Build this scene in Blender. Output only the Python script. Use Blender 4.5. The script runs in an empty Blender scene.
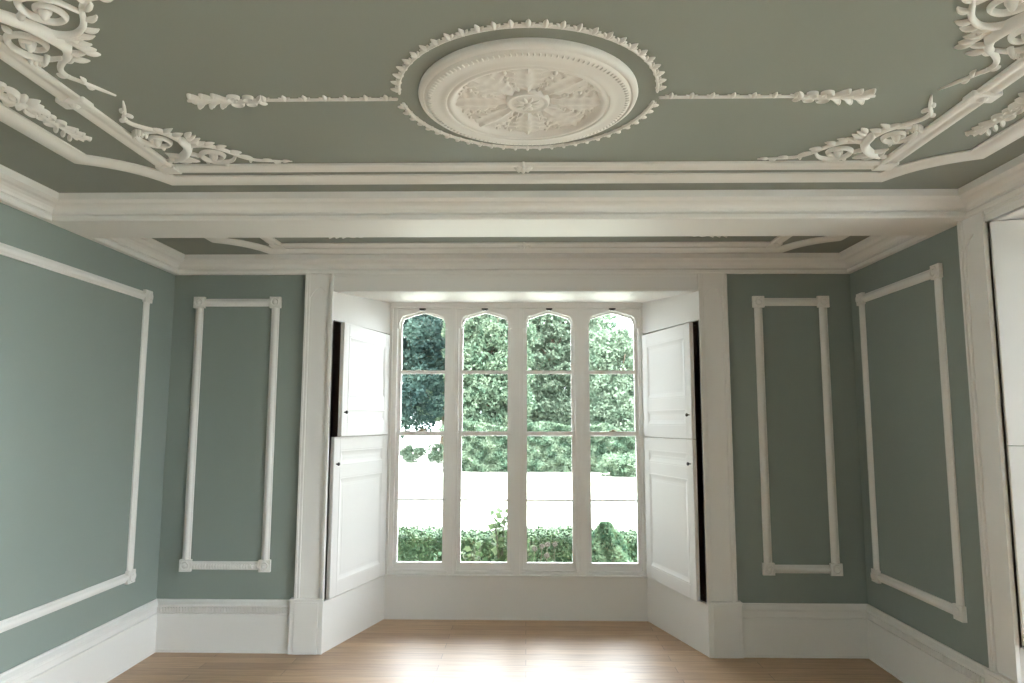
import bpy, bmesh, math, random
import numpy as np
from mathutils import Vector, Matrix
random.seed(7)
rng = np.random.default_rng(11)
PI = math.pi
col = bpy.context.scene.collection

# ------------------------------------------------------------------ room dimensions (metres)
XL, XR, D, YF = -2.681, 2.432, 5.173, -4.2
ZC, ZT, ZS = 2.754, 2.883, 0.365
X0 = -0.012                       # axis of the ceiling design
CAM_Z = 1.65

# ------------------------------------------------------------------ materials
def newmat(name):
    m = bpy.data.materials.new(name); m.use_nodes = True
    nt = m.node_tree; b = nt.nodes['Principled BSDF']
    return m, nt, b

def paint(name, rgb, rough=0.5, bump=0.05, scale=60, vary=0.03, spec=0.5):
    m, nt, b = newmat(name)
    tc = nt.nodes.new('ShaderNodeTexCoord')
    n = nt.nodes.new('ShaderNodeTexNoise'); n.inputs['Scale'].default_value = scale; n.inputs['Detail'].default_value = 4
    n2 = nt.nodes.new('ShaderNodeTexNoise'); n2.inputs['Scale'].default_value = 1.7; n2.inputs['Detail'].default_value = 3
    hsv = nt.nodes.new('ShaderNodeHueSaturation'); hsv.inputs['Color'].default_value = (*rgb, 1)
    mr = nt.nodes.new('ShaderNodeMapRange'); mr.inputs['To Min'].default_value = 1 - vary; mr.inputs['To Max'].default_value = 1 + vary
    nt.links.new(tc.outputs['Object'], n.inputs['Vector']); nt.links.new(tc.outputs['Object'], n2.inputs['Vector'])
    nt.links.new(n2.outputs['Fac'], mr.inputs['Value']); nt.links.new(mr.outputs['Result'], hsv.inputs['Value'])
    nt.links.new(hsv.outputs['Color'], b.inputs['Base Color'])
    bp = nt.nodes.new('ShaderNodeBump'); bp.inputs['Strength'].default_value = bump; bp.inputs['Distance'].default_value = 0.002
    nt.links.new(n.outputs['Fac'], bp.inputs['Height']); nt.links.new(bp.outputs['Normal'], b.inputs['Normal'])
    b.inputs['Roughness'].default_value = rough
    b.inputs['Specular IOR Level'].default_value = spec
    return m

SAGE = paint('sage_wall_paint', (0.254, 0.300, 0.276), 0.55, 0.06, 90, 0.04, 0.35)
CEIL = paint('sage_ceiling_paint', (0.264, 0.282, 0.252), 0.7, 0.05, 70, 0.04, 0.3)
WHITE = paint('white_gloss_paint', (0.785, 0.775, 0.76), 0.5, 0.03, 40, 0.02, 0.4)
FRAMEW = paint('white_window_paint', (0.84, 0.83, 0.815), 0.45, 0.03, 40, 0.02, 0.5)
PLASTER = paint('white_plaster', (0.76, 0.745, 0.72), 0.62, 0.05, 50, 0.03, 0.4)
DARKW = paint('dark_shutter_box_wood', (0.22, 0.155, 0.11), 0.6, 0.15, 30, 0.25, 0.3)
METAL = paint('dark_bronze', (0.03, 0.026, 0.022), 0.35, 0.02, 80, 0.1, 0.6)
BRASS = paint('aged_brass', (0.30, 0.24, 0.14), 0.35, 0.02, 80, 0.1, 0.6)

def floor_mat():
    m, nt, b = newmat('oak_floorboards')
    tc = nt.nodes.new('ShaderNodeTexCoord')
    br = nt.nodes.new('ShaderNodeTexBrick')
    br.offset = 0.37; br.squash = 1
    br.inputs['Scale'].default_value = 1; br.inputs['Brick Width'].default_value = 1.6; br.inputs['Row Height'].default_value = 0.115
    br.inputs['Mortar Size'].default_value = 0.0016; br.inputs['Mortar Smooth'].default_value = 0.3
    br.inputs['Color1'].default_value = (0.43, 0.255, 0.13, 1); br.inputs['Color2'].default_value = (0.58, 0.37, 0.20, 1)
    br.inputs['Mortar'].default_value = (0.08, 0.045, 0.022, 1)
    nt.links.new(tc.outputs['Object'], br.inputs['Vector'])
    mp = nt.nodes.new('ShaderNodeMapping'); mp.inputs['Scale'].default_value = (1.2, 16, 1)
    n = nt.nodes.new('ShaderNodeTexNoise'); n.inputs['Scale'].default_value = 3; n.inputs['Detail'].default_value = 7; n.inputs['Distortion'].default_value = 0.52
    nt.links.new(tc.outputs['Object'], mp.inputs['Vector']); nt.links.new(mp.outputs['Vector'], n.inputs['Vector'])
    mix = nt.nodes.new('ShaderNodeMix'); mix.data_type = 'RGBA'; mix.blend_type = 'MULTIPLY'; mix.inputs['Factor'].default_value = 0.55
    cr = nt.nodes.new('ShaderNodeValToRGB'); cr.color_ramp.elements[0].position = 0.3; cr.color_ramp.elements[0].color = (0.45, 0.38, 0.32, 1)
    cr.color_ramp.elements[1].position = 0.7; cr.color_ramp.elements[1].color = (1, 1, 1, 1)
    nt.links.new(n.outputs['Fac'], cr.inputs['Fac'])
    nt.links.new(br.outputs['Color'], mix.inputs['A']); nt.links.new(cr.outputs['Color'], mix.inputs['B'])
    nt.links.new(mix.outputs['Result'], b.inputs['Base Color'])
    b.inputs['Roughness'].default_value = 0.52
    b.inputs['Coat Weight'].default_value = 1.0; b.inputs['Coat Roughness'].default_value = 0.48
    bp = nt.nodes.new('ShaderNodeBump'); bp.inputs['Strength'].default_value = 0.15; bp.inputs['Distance'].default_value = 0.003
    nt.links.new(n.outputs['Fac'], bp.inputs['Height']); nt.links.new(bp.outputs['Normal'], b.inputs['Normal'])
    return m
OAK = floor_mat()

def glass_mat():
    m = bpy.data.materials.new('window_glass'); m.use_nodes = True
    nt = m.node_tree; nt.nodes.clear()
    o = nt.nodes.new('ShaderNodeOutputMaterial'); mx = nt.nodes.new('ShaderNodeMixShader')
    fr = nt.nodes.new('ShaderNodeFresnel'); fr.inputs['IOR'].default_value = 1.45
    t = nt.nodes.new('ShaderNodeBsdfTransparent'); t.inputs['Color'].default_value = (0.97, 0.985, 0.98, 1)
    g = nt.nodes.new('ShaderNodeBsdfGlossy'); g.inputs['Roughness'].default_value = 0.02
    nt.links.new(fr.outputs['Fac'], mx.inputs['Fac']); nt.links.new(t.outputs[0], mx.inputs[1]); nt.links.new(g.outputs[0], mx.inputs[2])
    nt.links.new(mx.outputs[0], o.inputs['Surface'])
    return m
GLASS = glass_mat()

def leafmat(name, c1, c2, scale, thin=True):
    m, nt, b = newmat(name)
    tc = nt.nodes.new('ShaderNodeTexCoord')
    n = nt.nodes.new('ShaderNodeTexNoise'); n.inputs['Scale'].default_value = scale; n.inputs['Detail'].default_value = 5
    cr = nt.nodes.new('ShaderNodeValToRGB')
    cr.color_ramp.elements[0].position = 0.35; cr.color_ramp.elements[0].color = (*c1, 1)
    cr.color_ramp.elements[1].position = 0.65; cr.color_ramp.elements[1].color = (*c2, 1)
    nt.links.new(tc.outputs['Object'], n.inputs['Vector']); nt.links.new(n.outputs['Fac'], cr.inputs['Fac'])
    nt.links.new(cr.outputs['Color'], b.inputs['Base Color'])
    b.inputs['Roughness'].default_value = 0.6; b.inputs['Specular IOR Level'].default_value = 0.25
    if thin:
        tr = nt.nodes.new('ShaderNodeBsdfTranslucent'); mx = nt.nodes.new('ShaderNodeMixShader'); mx.inputs['Fac'].default_value = 0.4
        nt.links.new(cr.outputs['Color'], tr.inputs['Color']); nt.links.new(b.outputs[0], mx.inputs[1]); nt.links.new(tr.outputs[0], mx.inputs[2])
        nt.links.new(mx.outputs[0], nt.nodes['Material Output'].inputs['Surface'])
    return m
LEAF_DARK = leafmat('blue_green_leaves', (0.02, 0.046, 0.044), (0.075, 0.125, 0.098), 0.5)
LEAF_MID = leafmat('grey_green_leaves', (0.055, 0.1, 0.062), (0.145, 0.19, 0.125), 2.2)
LEAF_PALE = leafmat('pale_green_leaves', (0.08, 0.125, 0.082), (0.175, 0.22, 0.155), 2.2)
LEAF_BOX = leafmat('box_hedge_leaves', (0.02, 0.05, 0.024), (0.05, 0.09, 0.036), 8, False)
LEAF_BUSH = leafmat('bush_leaves', (0.042, 0.10, 0.058), (0.15, 0.22, 0.13), 9)
LEAF_LIGHT = leafmat('light_perennial_leaves', (0.036, 0.075, 0.03), (0.095, 0.13, 0.065), 6)
BARK = paint('bark', (0.10, 0.075, 0.055), 0.85, 0.6, 12, 0.2, 0.2)
STALK = paint('pale_dry_stalk', (0.07, 0.07, 0.045), 0.7, 0.1, 60, 0.1, 0.2)
SEED = paint('pale_seedhead', (0.10, 0.09, 0.075), 0.8, 0.4, 120, 0.15, 0.2)
LAWN = leafmat('pale_dry_lawn', (0.32, 0.33, 0.27), (0.42, 0.43, 0.36), 0.3, False)
STONE = paint('outside_stone', (0.45, 0.42, 0.36), 0.8, 0.4, 8, 0.1, 0.3)

# ------------------------------------------------------------------ mesh builder
class MB:
    def __init__(s): s.v = []; s.f = []
    def add(s, verts, faces):
        o = len(s.v); s.v += [tuple(map(float, p)) for p in verts]; s.f += [tuple(i + o for i in f) for f in faces]; return s
    def box(s, x0, x1, y0, y1, z0, z1, M=None):
        P = [(x, y, z) for z in (z0, z1) for y in (y0, y1) for x in (x0, x1)]
        if M: P = [M(*p) for p in P]
        return s.add(P, [(0, 2, 3, 1), (4, 5, 7, 6), (0, 1, 5, 4), (2, 6, 7, 3), (0, 4, 6, 2), (1, 3, 7, 5)])
    def prism(s, poly, lo, hi, mp):
        """poly of 2-D points, extruded between lo and hi; mp(a, b, h) -> 3-D"""
        n = len(poly)
        P = [mp(a, b, lo) for a, b in poly] + [mp(a, b, hi) for a, b in poly]
        F = [tuple(range(n))[::-1], tuple(range(n, 2 * n))] + [(i, (i + 1) % n, n + (i + 1) % n, n + i) for i in range(n)]
        return s.add(P, F)
    def sweep(s, path, prof, closed, mp, cap=True):
        """profile (offset to the left of the path, height) along a 2-D path with mitres; mp(a, b, h) -> 3-D"""
        n = len(path); k = len(prof); P = []
        for i in range(n):
            p = Vector(path[i])
            a = Vector(path[i - 1]) if (closed or i > 0) else None
            c = Vector(path[(i + 1) % n]) if (closed or i < n - 1) else None
            d1 = (p - a).normalized() if a is not None else (c - p).normalized()
            d2 = (c - p).normalized() if c is not None else d1
            n1 = Vector((-d1.y, d1.x)); n2 = Vector((-d2.y, d2.x))
            m = n1 + n2; m = m / max(0.25, m.dot(n1)) if m.length > 1e-6 else n1
            for o, h in prof: P.append(mp(p.x + m.x * o, p.y + m.y * o, h))
        F = []
        for i in range(n if closed else n - 1):
            j = (i + 1) % n
            for q in range(k):
                r = (q + 1) % k
                F.append((i * k + q, j * k + q, j * k + r, i * k + r))
        if cap and not closed:
            F.append(tuple(range(k))[::-1]); F.append(tuple((n - 1) * k + q for q in range(k)))
        return s.add(P, F)
    def relief(s, pts, rad, h, mp, seg=7, sub=3):
        """half-round raised strand along 2-D pts with a width per point; mp(a, b, height)"""
        P2 = smooth(pts, rad, sub)
        def cap_pts(a, b):
            d = Vector((a[0] - b[0], a[1] - b[1])); d = d.normalized() if d.length > 1e-9 else Vector((1, 0))
            return [(a[0] + d.x * a[2] * math.sin(w), a[1] + d.y * a[2] * math.sin(w), a[2] * math.cos(w)) for w in (.5, .95, 1.3, 1.5)]
        if P2[0][2] > .003: P2 = cap_pts(P2[0], P2[1])[::-1] + P2
        if P2[-1][2] > .003: P2 = P2 + cap_pts(P2[-1], P2[-2])
        n = len(P2); P = []; rmax = max(q[2] for q in P2)
        for i, (x, y, r) in enumerate(P2):
            a = P2[max(0, i - 1)]; c = P2[min(n - 1, i + 1)]
            t = Vector((c[0] - a[0], c[1] - a[1])); t = t.normalized() if t.length > 1e-9 else Vector((1, 0))
            nx, ny = -t.y, t.x
            hh = h * min(1.0, r / rmax) ** .65
            for j in range(seg):
                w = PI * j / (seg - 1)
                P.append(mp(x + nx * r * math.cos(w), y + ny * r * math.cos(w), hh * math.sin(w)))
        F = []
        for i in range(n - 1):
            for j in range(seg - 1):
                F.append((i * seg + j, i * seg + j + 1, (i + 1) * seg + j + 1, (i + 1) * seg + j))
        F.append(tuple(range(seg))); F.append(tuple((n - 1) * seg + j for j in range(seg))[::-1])
        return s.add(P, F)
    def leaf(s, x, y, ang, L, W, h, mp, curl=0.0):
        """a leaf-shaped mound starting at x, y"""
        n = 7; pts = []; rad = []
        for i in range(n):
            u = i / (n - 1); a = ang + curl * u
            pts.append((x + math.cos(a) * L * u, y + math.sin(a) * L * u)); rad.append(max(0.0012, W * math.sin(PI * min(1, 0.12 + 0.85 * u)) ** 0.8))
        return s.relief(pts, rad, h, mp, 7, 1)
    def blob(s, x, y, r, h, mp, seg=10, rings=4, ry=None):
        ry = ry or r; P = []; F = []
        for i in range(rings):
            w = PI / 2 * i / rings
            for j in range(seg):
                a = 2 * PI * j / seg
                P.append(mp(x + r * math.cos(w) * math.cos(a), y + ry * math.cos(w) * math.sin(a), h * math.sin(w)))
        P.append(mp(x, y, h))
        for i in range(rings - 1):
            for j in range(seg):
                k = (j + 1) % seg; F.append((i * seg + j, i * seg + k, (i + 1) * seg + k, (i + 1) * seg + j))
        for j in range(seg): F.append(((rings - 1) * seg + j, (rings - 1) * seg + (j + 1) % seg, rings * seg))
        return s.add(P, F)
    def lathe(s, prof, seg, mp, closed=True):
        """(radius, height) profile about the local axis; mp(a, b, h)"""
        P = []; F = []; k = len(prof)
        for j in range(seg):
            a = 2 * PI * j / seg
            for r, h in prof: P.append(mp(r * math.cos(a), r * math.sin(a), h))
        for j in range(seg):
            l = (j + 1) % seg
            for q in range(k - 1): F.append((j * k + q, l * k + q, l * k + q + 1, j * k + q + 1))
        return s.add(P, F)
    def tube(s, pts, rad, seg=8):
        n = len(pts); P = []; F = []
        for i in range(n):
            a = Vector(pts[max(0, i - 1)]); c = Vector(pts[min(n - 1, i + 1)]); t = (c - a).normalized()
            u = t.cross(Vector((0.31, 0.95, 0.05))).normalized(); w = t.cross(u)
            r = rad[i] if isinstance(rad, (list, tuple)) else rad
            for j in range(seg):
                q = 2 * PI * j / seg; P.append(Vector(pts[i]) + u * r * math.cos(q) + w * r * math.sin(q))
        for i in range(n - 1):
            for j in range(seg):
                k = (j + 1) % seg; F.append((i * seg + j, i * seg + k, (i + 1) * seg + k, (i + 1) * seg + j))
        F.append(tuple(range(seg))[::-1]); F.append(tuple((n - 1) * seg + j for j in range(seg)))
        return s.add(P, F)
    def build(s, name, mat, parent=None, smooth_shade=False, recalc=True, bevel=0, world=True):
        off = Vector((0, 0, 0))
        if parent is not None and world:
            p = parent
            while p is not None: off += p.location; p = p.parent
        me = bpy.data.meshes.new(name)
        me.from_pydata([(v[0] - off.x, v[1] - off.y, v[2] - off.z) for v in s.v], [], s.f); me.update()
        if recalc:
            bm = bmesh.new(); bm.from_mesh(me); bmesh.ops.recalc_face_normals(bm, faces=bm.faces); bm.to_mesh(me); bm.free()
        me.materials.append(mat)
        o = bpy.data.objects.new(name, me); col.objects.link(o)
        if parent is not None: o.parent = parent
        if smooth_shade:
            for p in me.polygons: p.use_smooth = True
            try: me.set_sharp_from_angle(angle=math.radians(50))
            except Exception: pass
        if bevel:
            b = o.modifiers.new('edge', 'BEVEL'); b.width = bevel; b.segments = 2; b.limit_method = 'ANGLE'; b.angle_limit = math.radians(40)
        return o

def smooth(pts, rad, sub):
    """Catmull-Rom through 2-D pts with radii"""
    if not isinstance(rad, (list, tuple)): rad = [rad] * len(pts)
    if len(rad) != len(pts):
        rad = [float(np.interp(i / (len(pts) - 1), np.linspace(0, 1, len(rad)), rad)) for i in range(len(pts))]
    A = [np.array((p[0], p[1], r)) for p, r in zip(pts, rad)]
    if sub <= 1 or len(A) < 3: return [tuple(a) for a in A]
    out = []
    for i in range(len(A) - 1):
        p0 = A[max(0, i - 1)]; p1 = A[i]; p2 = A[i + 1]; p3 = A[min(len(A) - 1, i + 2)]
        for q in range(sub):
            t = q / sub
            out.append(tuple(0.5 * ((2 * p1) + (-p0 + p2) * t + (2 * p0 - 5 * p1 + 4 * p2 - p3) * t * t + (-p0 + 3 * p1 - 3 * p2 + p3) * t ** 3)))
    out.append(tuple(A[-1]))
    return [(x, y, max(0.0008, r)) for x, y, r in out]

def tag(o, label=None, cat=None, group=None, kind=None):
    if label: o['label'] = label
    if cat: o['category'] = cat
    if group: o['group'] = group
    if kind: o['kind'] = kind
    return o
def empty(name, loc, label, cat, group=None, kind=None):
    o = bpy.data.objects.new(name, None); col.objects.link(o); o.location = loc; o.empty_display_size = 0.1
    return tag(o, label, cat, group, kind)
def struct(o, label, cat): return tag(o, label, cat, None, 'structure')
ceil_mp = lambda x, y, h: (x, y, ZT - h)
I3 = lambda x, y, z: (x, y, z)

# ------------------------------------------------------------------ shell
struct(MB().box(XL - .2, XR + 1.3, YF - .2, 6.12, -0.12, 0).build('floor', OAK), 'oak boards laid across the room, shining in front of the window', 'floor')
struct(MB().box(XL - .25, XR + .05, YF - .2, 6.3, ZT, ZT + .15).build('ceiling', CEIL), 'sage green plaster ceiling over the whole room', 'ceiling')
struct(MB().box(XL - .2, XL, YF - .2, D + .1, -.1, ZT + .02).build('wall_left', SAGE), 'long sage green wall with no window', 'wall')
struct(MB().box(XL - .2, XR + .2, YF - .2, YF, -.1, ZT + .02).build('wall_front', SAGE), 'sage green wall behind the viewer', 'wall')
FY0, FY1, FZ0, FZ1 = -4.05, -.15, .30, 2.68  # window added out of view to let more daylight into the room
m = MB()
for a, b, c, d in ((FY0, FY1, FZ0, FZ0 + .06), (FY0, FY1, FZ1 - .06, FZ1), (FY0, FY0 + .06, FZ0, FZ1), (FY1 - .06, FY1, FZ0, FZ1), (-2.78, -2.72, FZ0, FZ1), (-1.48, -1.42, FZ0, FZ1), (FY0, FY1, 1.66, 1.71)):
    m.box(XR + .04, XR + .09, a, b, c, d)
wf = struct(m.build('window_9', FRAMEW, bevel=.004), 'plain white unseen window added in the side wall behind the viewer for more light', 'window')
MB().box(XR + .063, XR + .067, FY0 + .02, FY1 - .02, FZ0 + .02, FZ1 - .02).build('glass', GLASS, wf)

# --- bay geometry: two window recesses built in local (u along wall, w outward, z)
BACK = dict(M=lambda u, w, z: (u, D + w, z), u0=-1.452, u1=1.289, b0=-1.19, b1=1.015, zh=2.622, wd=0.857, ulo=XL, uhi=XR)
SIDE = dict(M=lambda u, w, z: (XR + w, -u, z), u0=-3.597, u1=-0.86, b0=-3.335, b1=-1.122, zh=2.692, wd=0.857, ulo=-D, uhi=-YF)

def wall_with_opening(name, B, label):
    m = MB(); M = B['M']
    m.box(B['ulo'], B['u0'] - .012, 0, .1, -.1, ZT + .02, M)
    if name == 'wall_right':      # opening for the unseen window added to brighten the room
        m.box(B['u1'] + .012, -FY1, 0, .1, -.1, ZT + .02, M); m.box(-FY0, B['uhi'], 0, .1, -.1, ZT + .02, M)
        m.box(-FY1, -FY0, 0, .1, -.1, FZ0, M); m.box(-FY1, -FY0, 0, .1, FZ1, ZT + .02, M)
    else: m.box(B['u1'] + .012, B['uhi'], 0, .1, -.1, ZT + .02, M)
    m.box(B['u0'] - .012, B['u1'] + .012, 0, .1, B['zh'] + .04, ZT + .02, M)
    return struct(m.build(name, SAGE), label, 'wall')
wall_with_opening('wall_back', BACK, 'sage green wall around the garden window recess')
wall_with_opening('wall_right', SIDE, 'sage green side wall with the second window recess')

def slab(m, M, p, q, th, z0, z1):
    """vertical slab from p to q (u, w), thickness th to the left of p->q"""
    d = (Vector(q) - Vector(p)).normalized(); n = Vector((-d.y, d.x)) * th
    P = [p, q, (q[0] + n.x, q[1] + n.y), (p[0] + n.x, p[1] + n.y)]
    m.prism(P, z0, z1, lambda a, b, h: M(a, b, h))

def bay(B, sz0, sz1, tagname, n_trim, which):
    M = B['M']; u0, u1, b0, b1, wd, zh = B['u0'], B['u1'], B['b0'], B['b1'], B['wd'], B['zh']
    zt = 2.682 if which == 'back' else 2.712
    for sgn, f, g, nm in ((1, (u0, -.02), (b0, wd), 'first'), (-1, (u1, -.02), (b1, wd), 'second')):
        m = MB()
        if sgn > 0:
            slab(m, M, f, g, .03, 0, sz0 - .006); slab(m, M, f, g, .03, sz1 + .008, zt)
        else:
            slab(m, M, f, g, -.03, 0, sz0 - .006); slab(m, M, f, g, -.03, sz1 + .008, zt)
        side = {('back', 'first'): 'left', ('back', 'second'): 'right', ('side', 'first'): 'far', ('side', 'second'): 'near'}[(which, nm)]
        struct(m.build('wall_%s_reveal_%s' % (which, side), WHITE), 'white splayed reveal of the %s window, %s side' % ({'back': 'garden', 'side': 'second'}[which], side), 'wall')
        # dark shutter box behind
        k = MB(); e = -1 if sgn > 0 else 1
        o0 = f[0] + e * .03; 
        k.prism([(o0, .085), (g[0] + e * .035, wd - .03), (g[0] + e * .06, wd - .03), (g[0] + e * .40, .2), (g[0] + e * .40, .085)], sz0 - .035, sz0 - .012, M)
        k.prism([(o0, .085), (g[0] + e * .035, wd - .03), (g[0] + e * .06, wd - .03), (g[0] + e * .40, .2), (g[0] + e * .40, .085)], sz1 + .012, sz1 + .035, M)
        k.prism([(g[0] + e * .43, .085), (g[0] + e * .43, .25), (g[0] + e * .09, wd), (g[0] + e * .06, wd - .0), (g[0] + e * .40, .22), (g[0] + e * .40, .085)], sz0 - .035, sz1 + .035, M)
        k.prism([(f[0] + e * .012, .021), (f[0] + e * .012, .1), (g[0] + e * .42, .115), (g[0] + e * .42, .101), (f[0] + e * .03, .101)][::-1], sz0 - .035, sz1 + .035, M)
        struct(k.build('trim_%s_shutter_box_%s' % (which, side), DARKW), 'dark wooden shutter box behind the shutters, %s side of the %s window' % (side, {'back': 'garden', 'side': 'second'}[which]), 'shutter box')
    # soffit
    m = MB(); m.prism([(u0 - .02, -.015), (u1 + .02, -.015), (b1 + .02, wd + .02), (b0 - .02, wd + .02)], 0, 1, lambda a, b, h: M(a, b, (zh + .001 + (zt - zh) * min(1, max(0, b / wd)) if which == 'back' else zh + .001 + (zt - zh) * b / wd) if h == 0 else zt + .06))
    struct(m.build('ceiling_%s_recess' % which, WHITE), 'white soffit of the %s window recess' % {'back': 'garden', 'side': 'second'}[which], 'ceiling')
    # outer wall around the window
    m = MB(); 
    m.box(b0 - .7, b0 + .012, wd + .015, wd + .3, -.5, 3.1, M); m.box(b1 - .012, b1 + .7, wd + .015, wd + .3, -.5, 3.1, M)
    m.box(b0 + .012, b1 - .012, wd + .1, wd + .3, -.5, .30, M); m.box(b0 + .012, b1 - .012, wd + .015, wd + .3, 2.645, 3.1, M)
    m.box(b0 - .7, b0 - .66, .1, wd + .02, -.3, 3.1, M); m.box(b1 + .66, b1 + .7, .1, wd + .02, -.3, 3.1, M)
    m.box(b0 - .7, b1 + .7, .1, wd + .3, 2.9, 3.1, M)
    struct(m.build('wall_%s_outer' % which, STONE), 'stone outer wall round the %s window' % {'back': 'garden', 'side': 'second'}[which], 'wall')
    # panel below the sill, sill, head fascia
    m = MB(); m.box(b0 - .02, b1 + .02, wd, wd + .1, 0, .352, M)
    m.box(b0 - .02, b1 + .02, wd - .006, wd + .01, 0, .012, M)
    struct(m.build('wall_%s_under_window' % which, WHITE), 'white panel below the sill of the %s window' % {'back': 'garden', 'side': 'second'}[which], 'wall')
    m = MB(); m.box(b0 - .005, b1 + .005, wd - .022, wd + .16, .352, .366, M); m.box(b0 + .01, b1 - .01, wd + .012, wd + .16, .366, .392, M)
    struct(m.build('trim_%s_sill' % which, WHITE, bevel=.004), 'narrow white sill of the %s window' % {'back': 'garden', 'side': 'second'}[which], 'sill')
    m = MB(); m.box(b0 + .0, b1 - .0, wd - .02, wd + .02, 2.652, 2.685, M); m.box(b0, b1, wd - .008, wd + .03, 2.634, 2.652, M)
    m.box(b0 - .004, b0 + .022, wd - .006, wd + .05, .366, 2.65, M); m.box(b1 - .022, b1 + .004, wd - .006, wd + .05, .366, 2.65, M)
    struct(m.build('trim_%s_window_head' % which, FRAMEW, bevel=.003), 'white head board and side beads of the %s window' % {'back': 'garden', 'side': 'second'}[which], 'trim')
    # architrave: two pilasters and a lintel board
    wname = {'back': 'garden', 'side': 'second'}[which]
    for e, u, lab in ((-1, u0, 'first'), (1, u1, 'second')):
        side = {('back', -1): 'left', ('back', 1): 'right', ('side', -1): 'far', ('side', 1): 'near'}[(which, e)]
        a = u; b = u + e * .214
        lo, hi = min(a, b), max(a, b)
        m = MB(); m.box(lo, hi, -.018, 0, .36, ZC + .002, M)
        m.box(*sorted((a, a + e * .020)), -.04, 0, .36, ZC + .002, M)
        m.box(*sorted((a + e * .020, a + e * .034)), -.030, 0, .36, ZC + .002, M)
        m.box(*sorted((b, b - e * .016)), -.038, 0, .36, ZC + .002, M)
        m.box(*sorted((b - e * .016, b - e * .034)), -.030, 0, .36, ZC + .002, M)
        # sunk panel with pointed arched top
        c0, c1 = lo + .038 if e > 0 else lo + .036, hi - .036
        cm = (c0 + c1) / 2; hw = (c1 - c0) / 2
        arch = []
        for i in range(13):
            t = -1 + 2 * i / 12; arch.append((cm + hw * t, 2.655 - .085 * abs(t) ** 1.6))
        m.prism([(lo + .02, 2.5), (c0, 2.5)] + arch + [(c1, 2.5), (hi - .02, 2.5), (hi - .02, ZC + .001), (lo + .02, ZC + .001)], -.026, 0, lambda p, q, h: M(p, h, q))
        bo = b + e * .028
        p = MB(); 
        p.box(*sorted((a, bo)), -.046, 0, 0, .372, M); p.box(*sorted((a + e*.034, bo - e * .034)), -.050, 0, 0, .36, M); p.box(*sorted((a, bo)), -.050, 0, .362, .380, M)
        o = m.build('trim_%s_pilaster_%s' % (which, side), WHITE, bevel=.002)
        struct(o, 'white pilaster on the %s side of the %s window opening' % (side, wname), 'architrave')
        p.build('plinth', WHITE, o, bevel=.003)
    m = MB(); m.box(u0, u1, -.022, .06, zh, ZC + .002, M); m.box(u0, u1, -.030, 0, zh, zh + .018, M); m.box(u0, u1, -.028, 0, ZC - .02, ZC + .002, M)
    struct(m.build('trim_%s_lintel' % which, WHITE, bevel=.002), 'white board over the %s window opening' % wname, 'lintel')

bay(BACK, .362, 2.398, 'back', 0, 'back')
bay(SIDE, .56, 2.694, 'side', 0, 'side')

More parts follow.
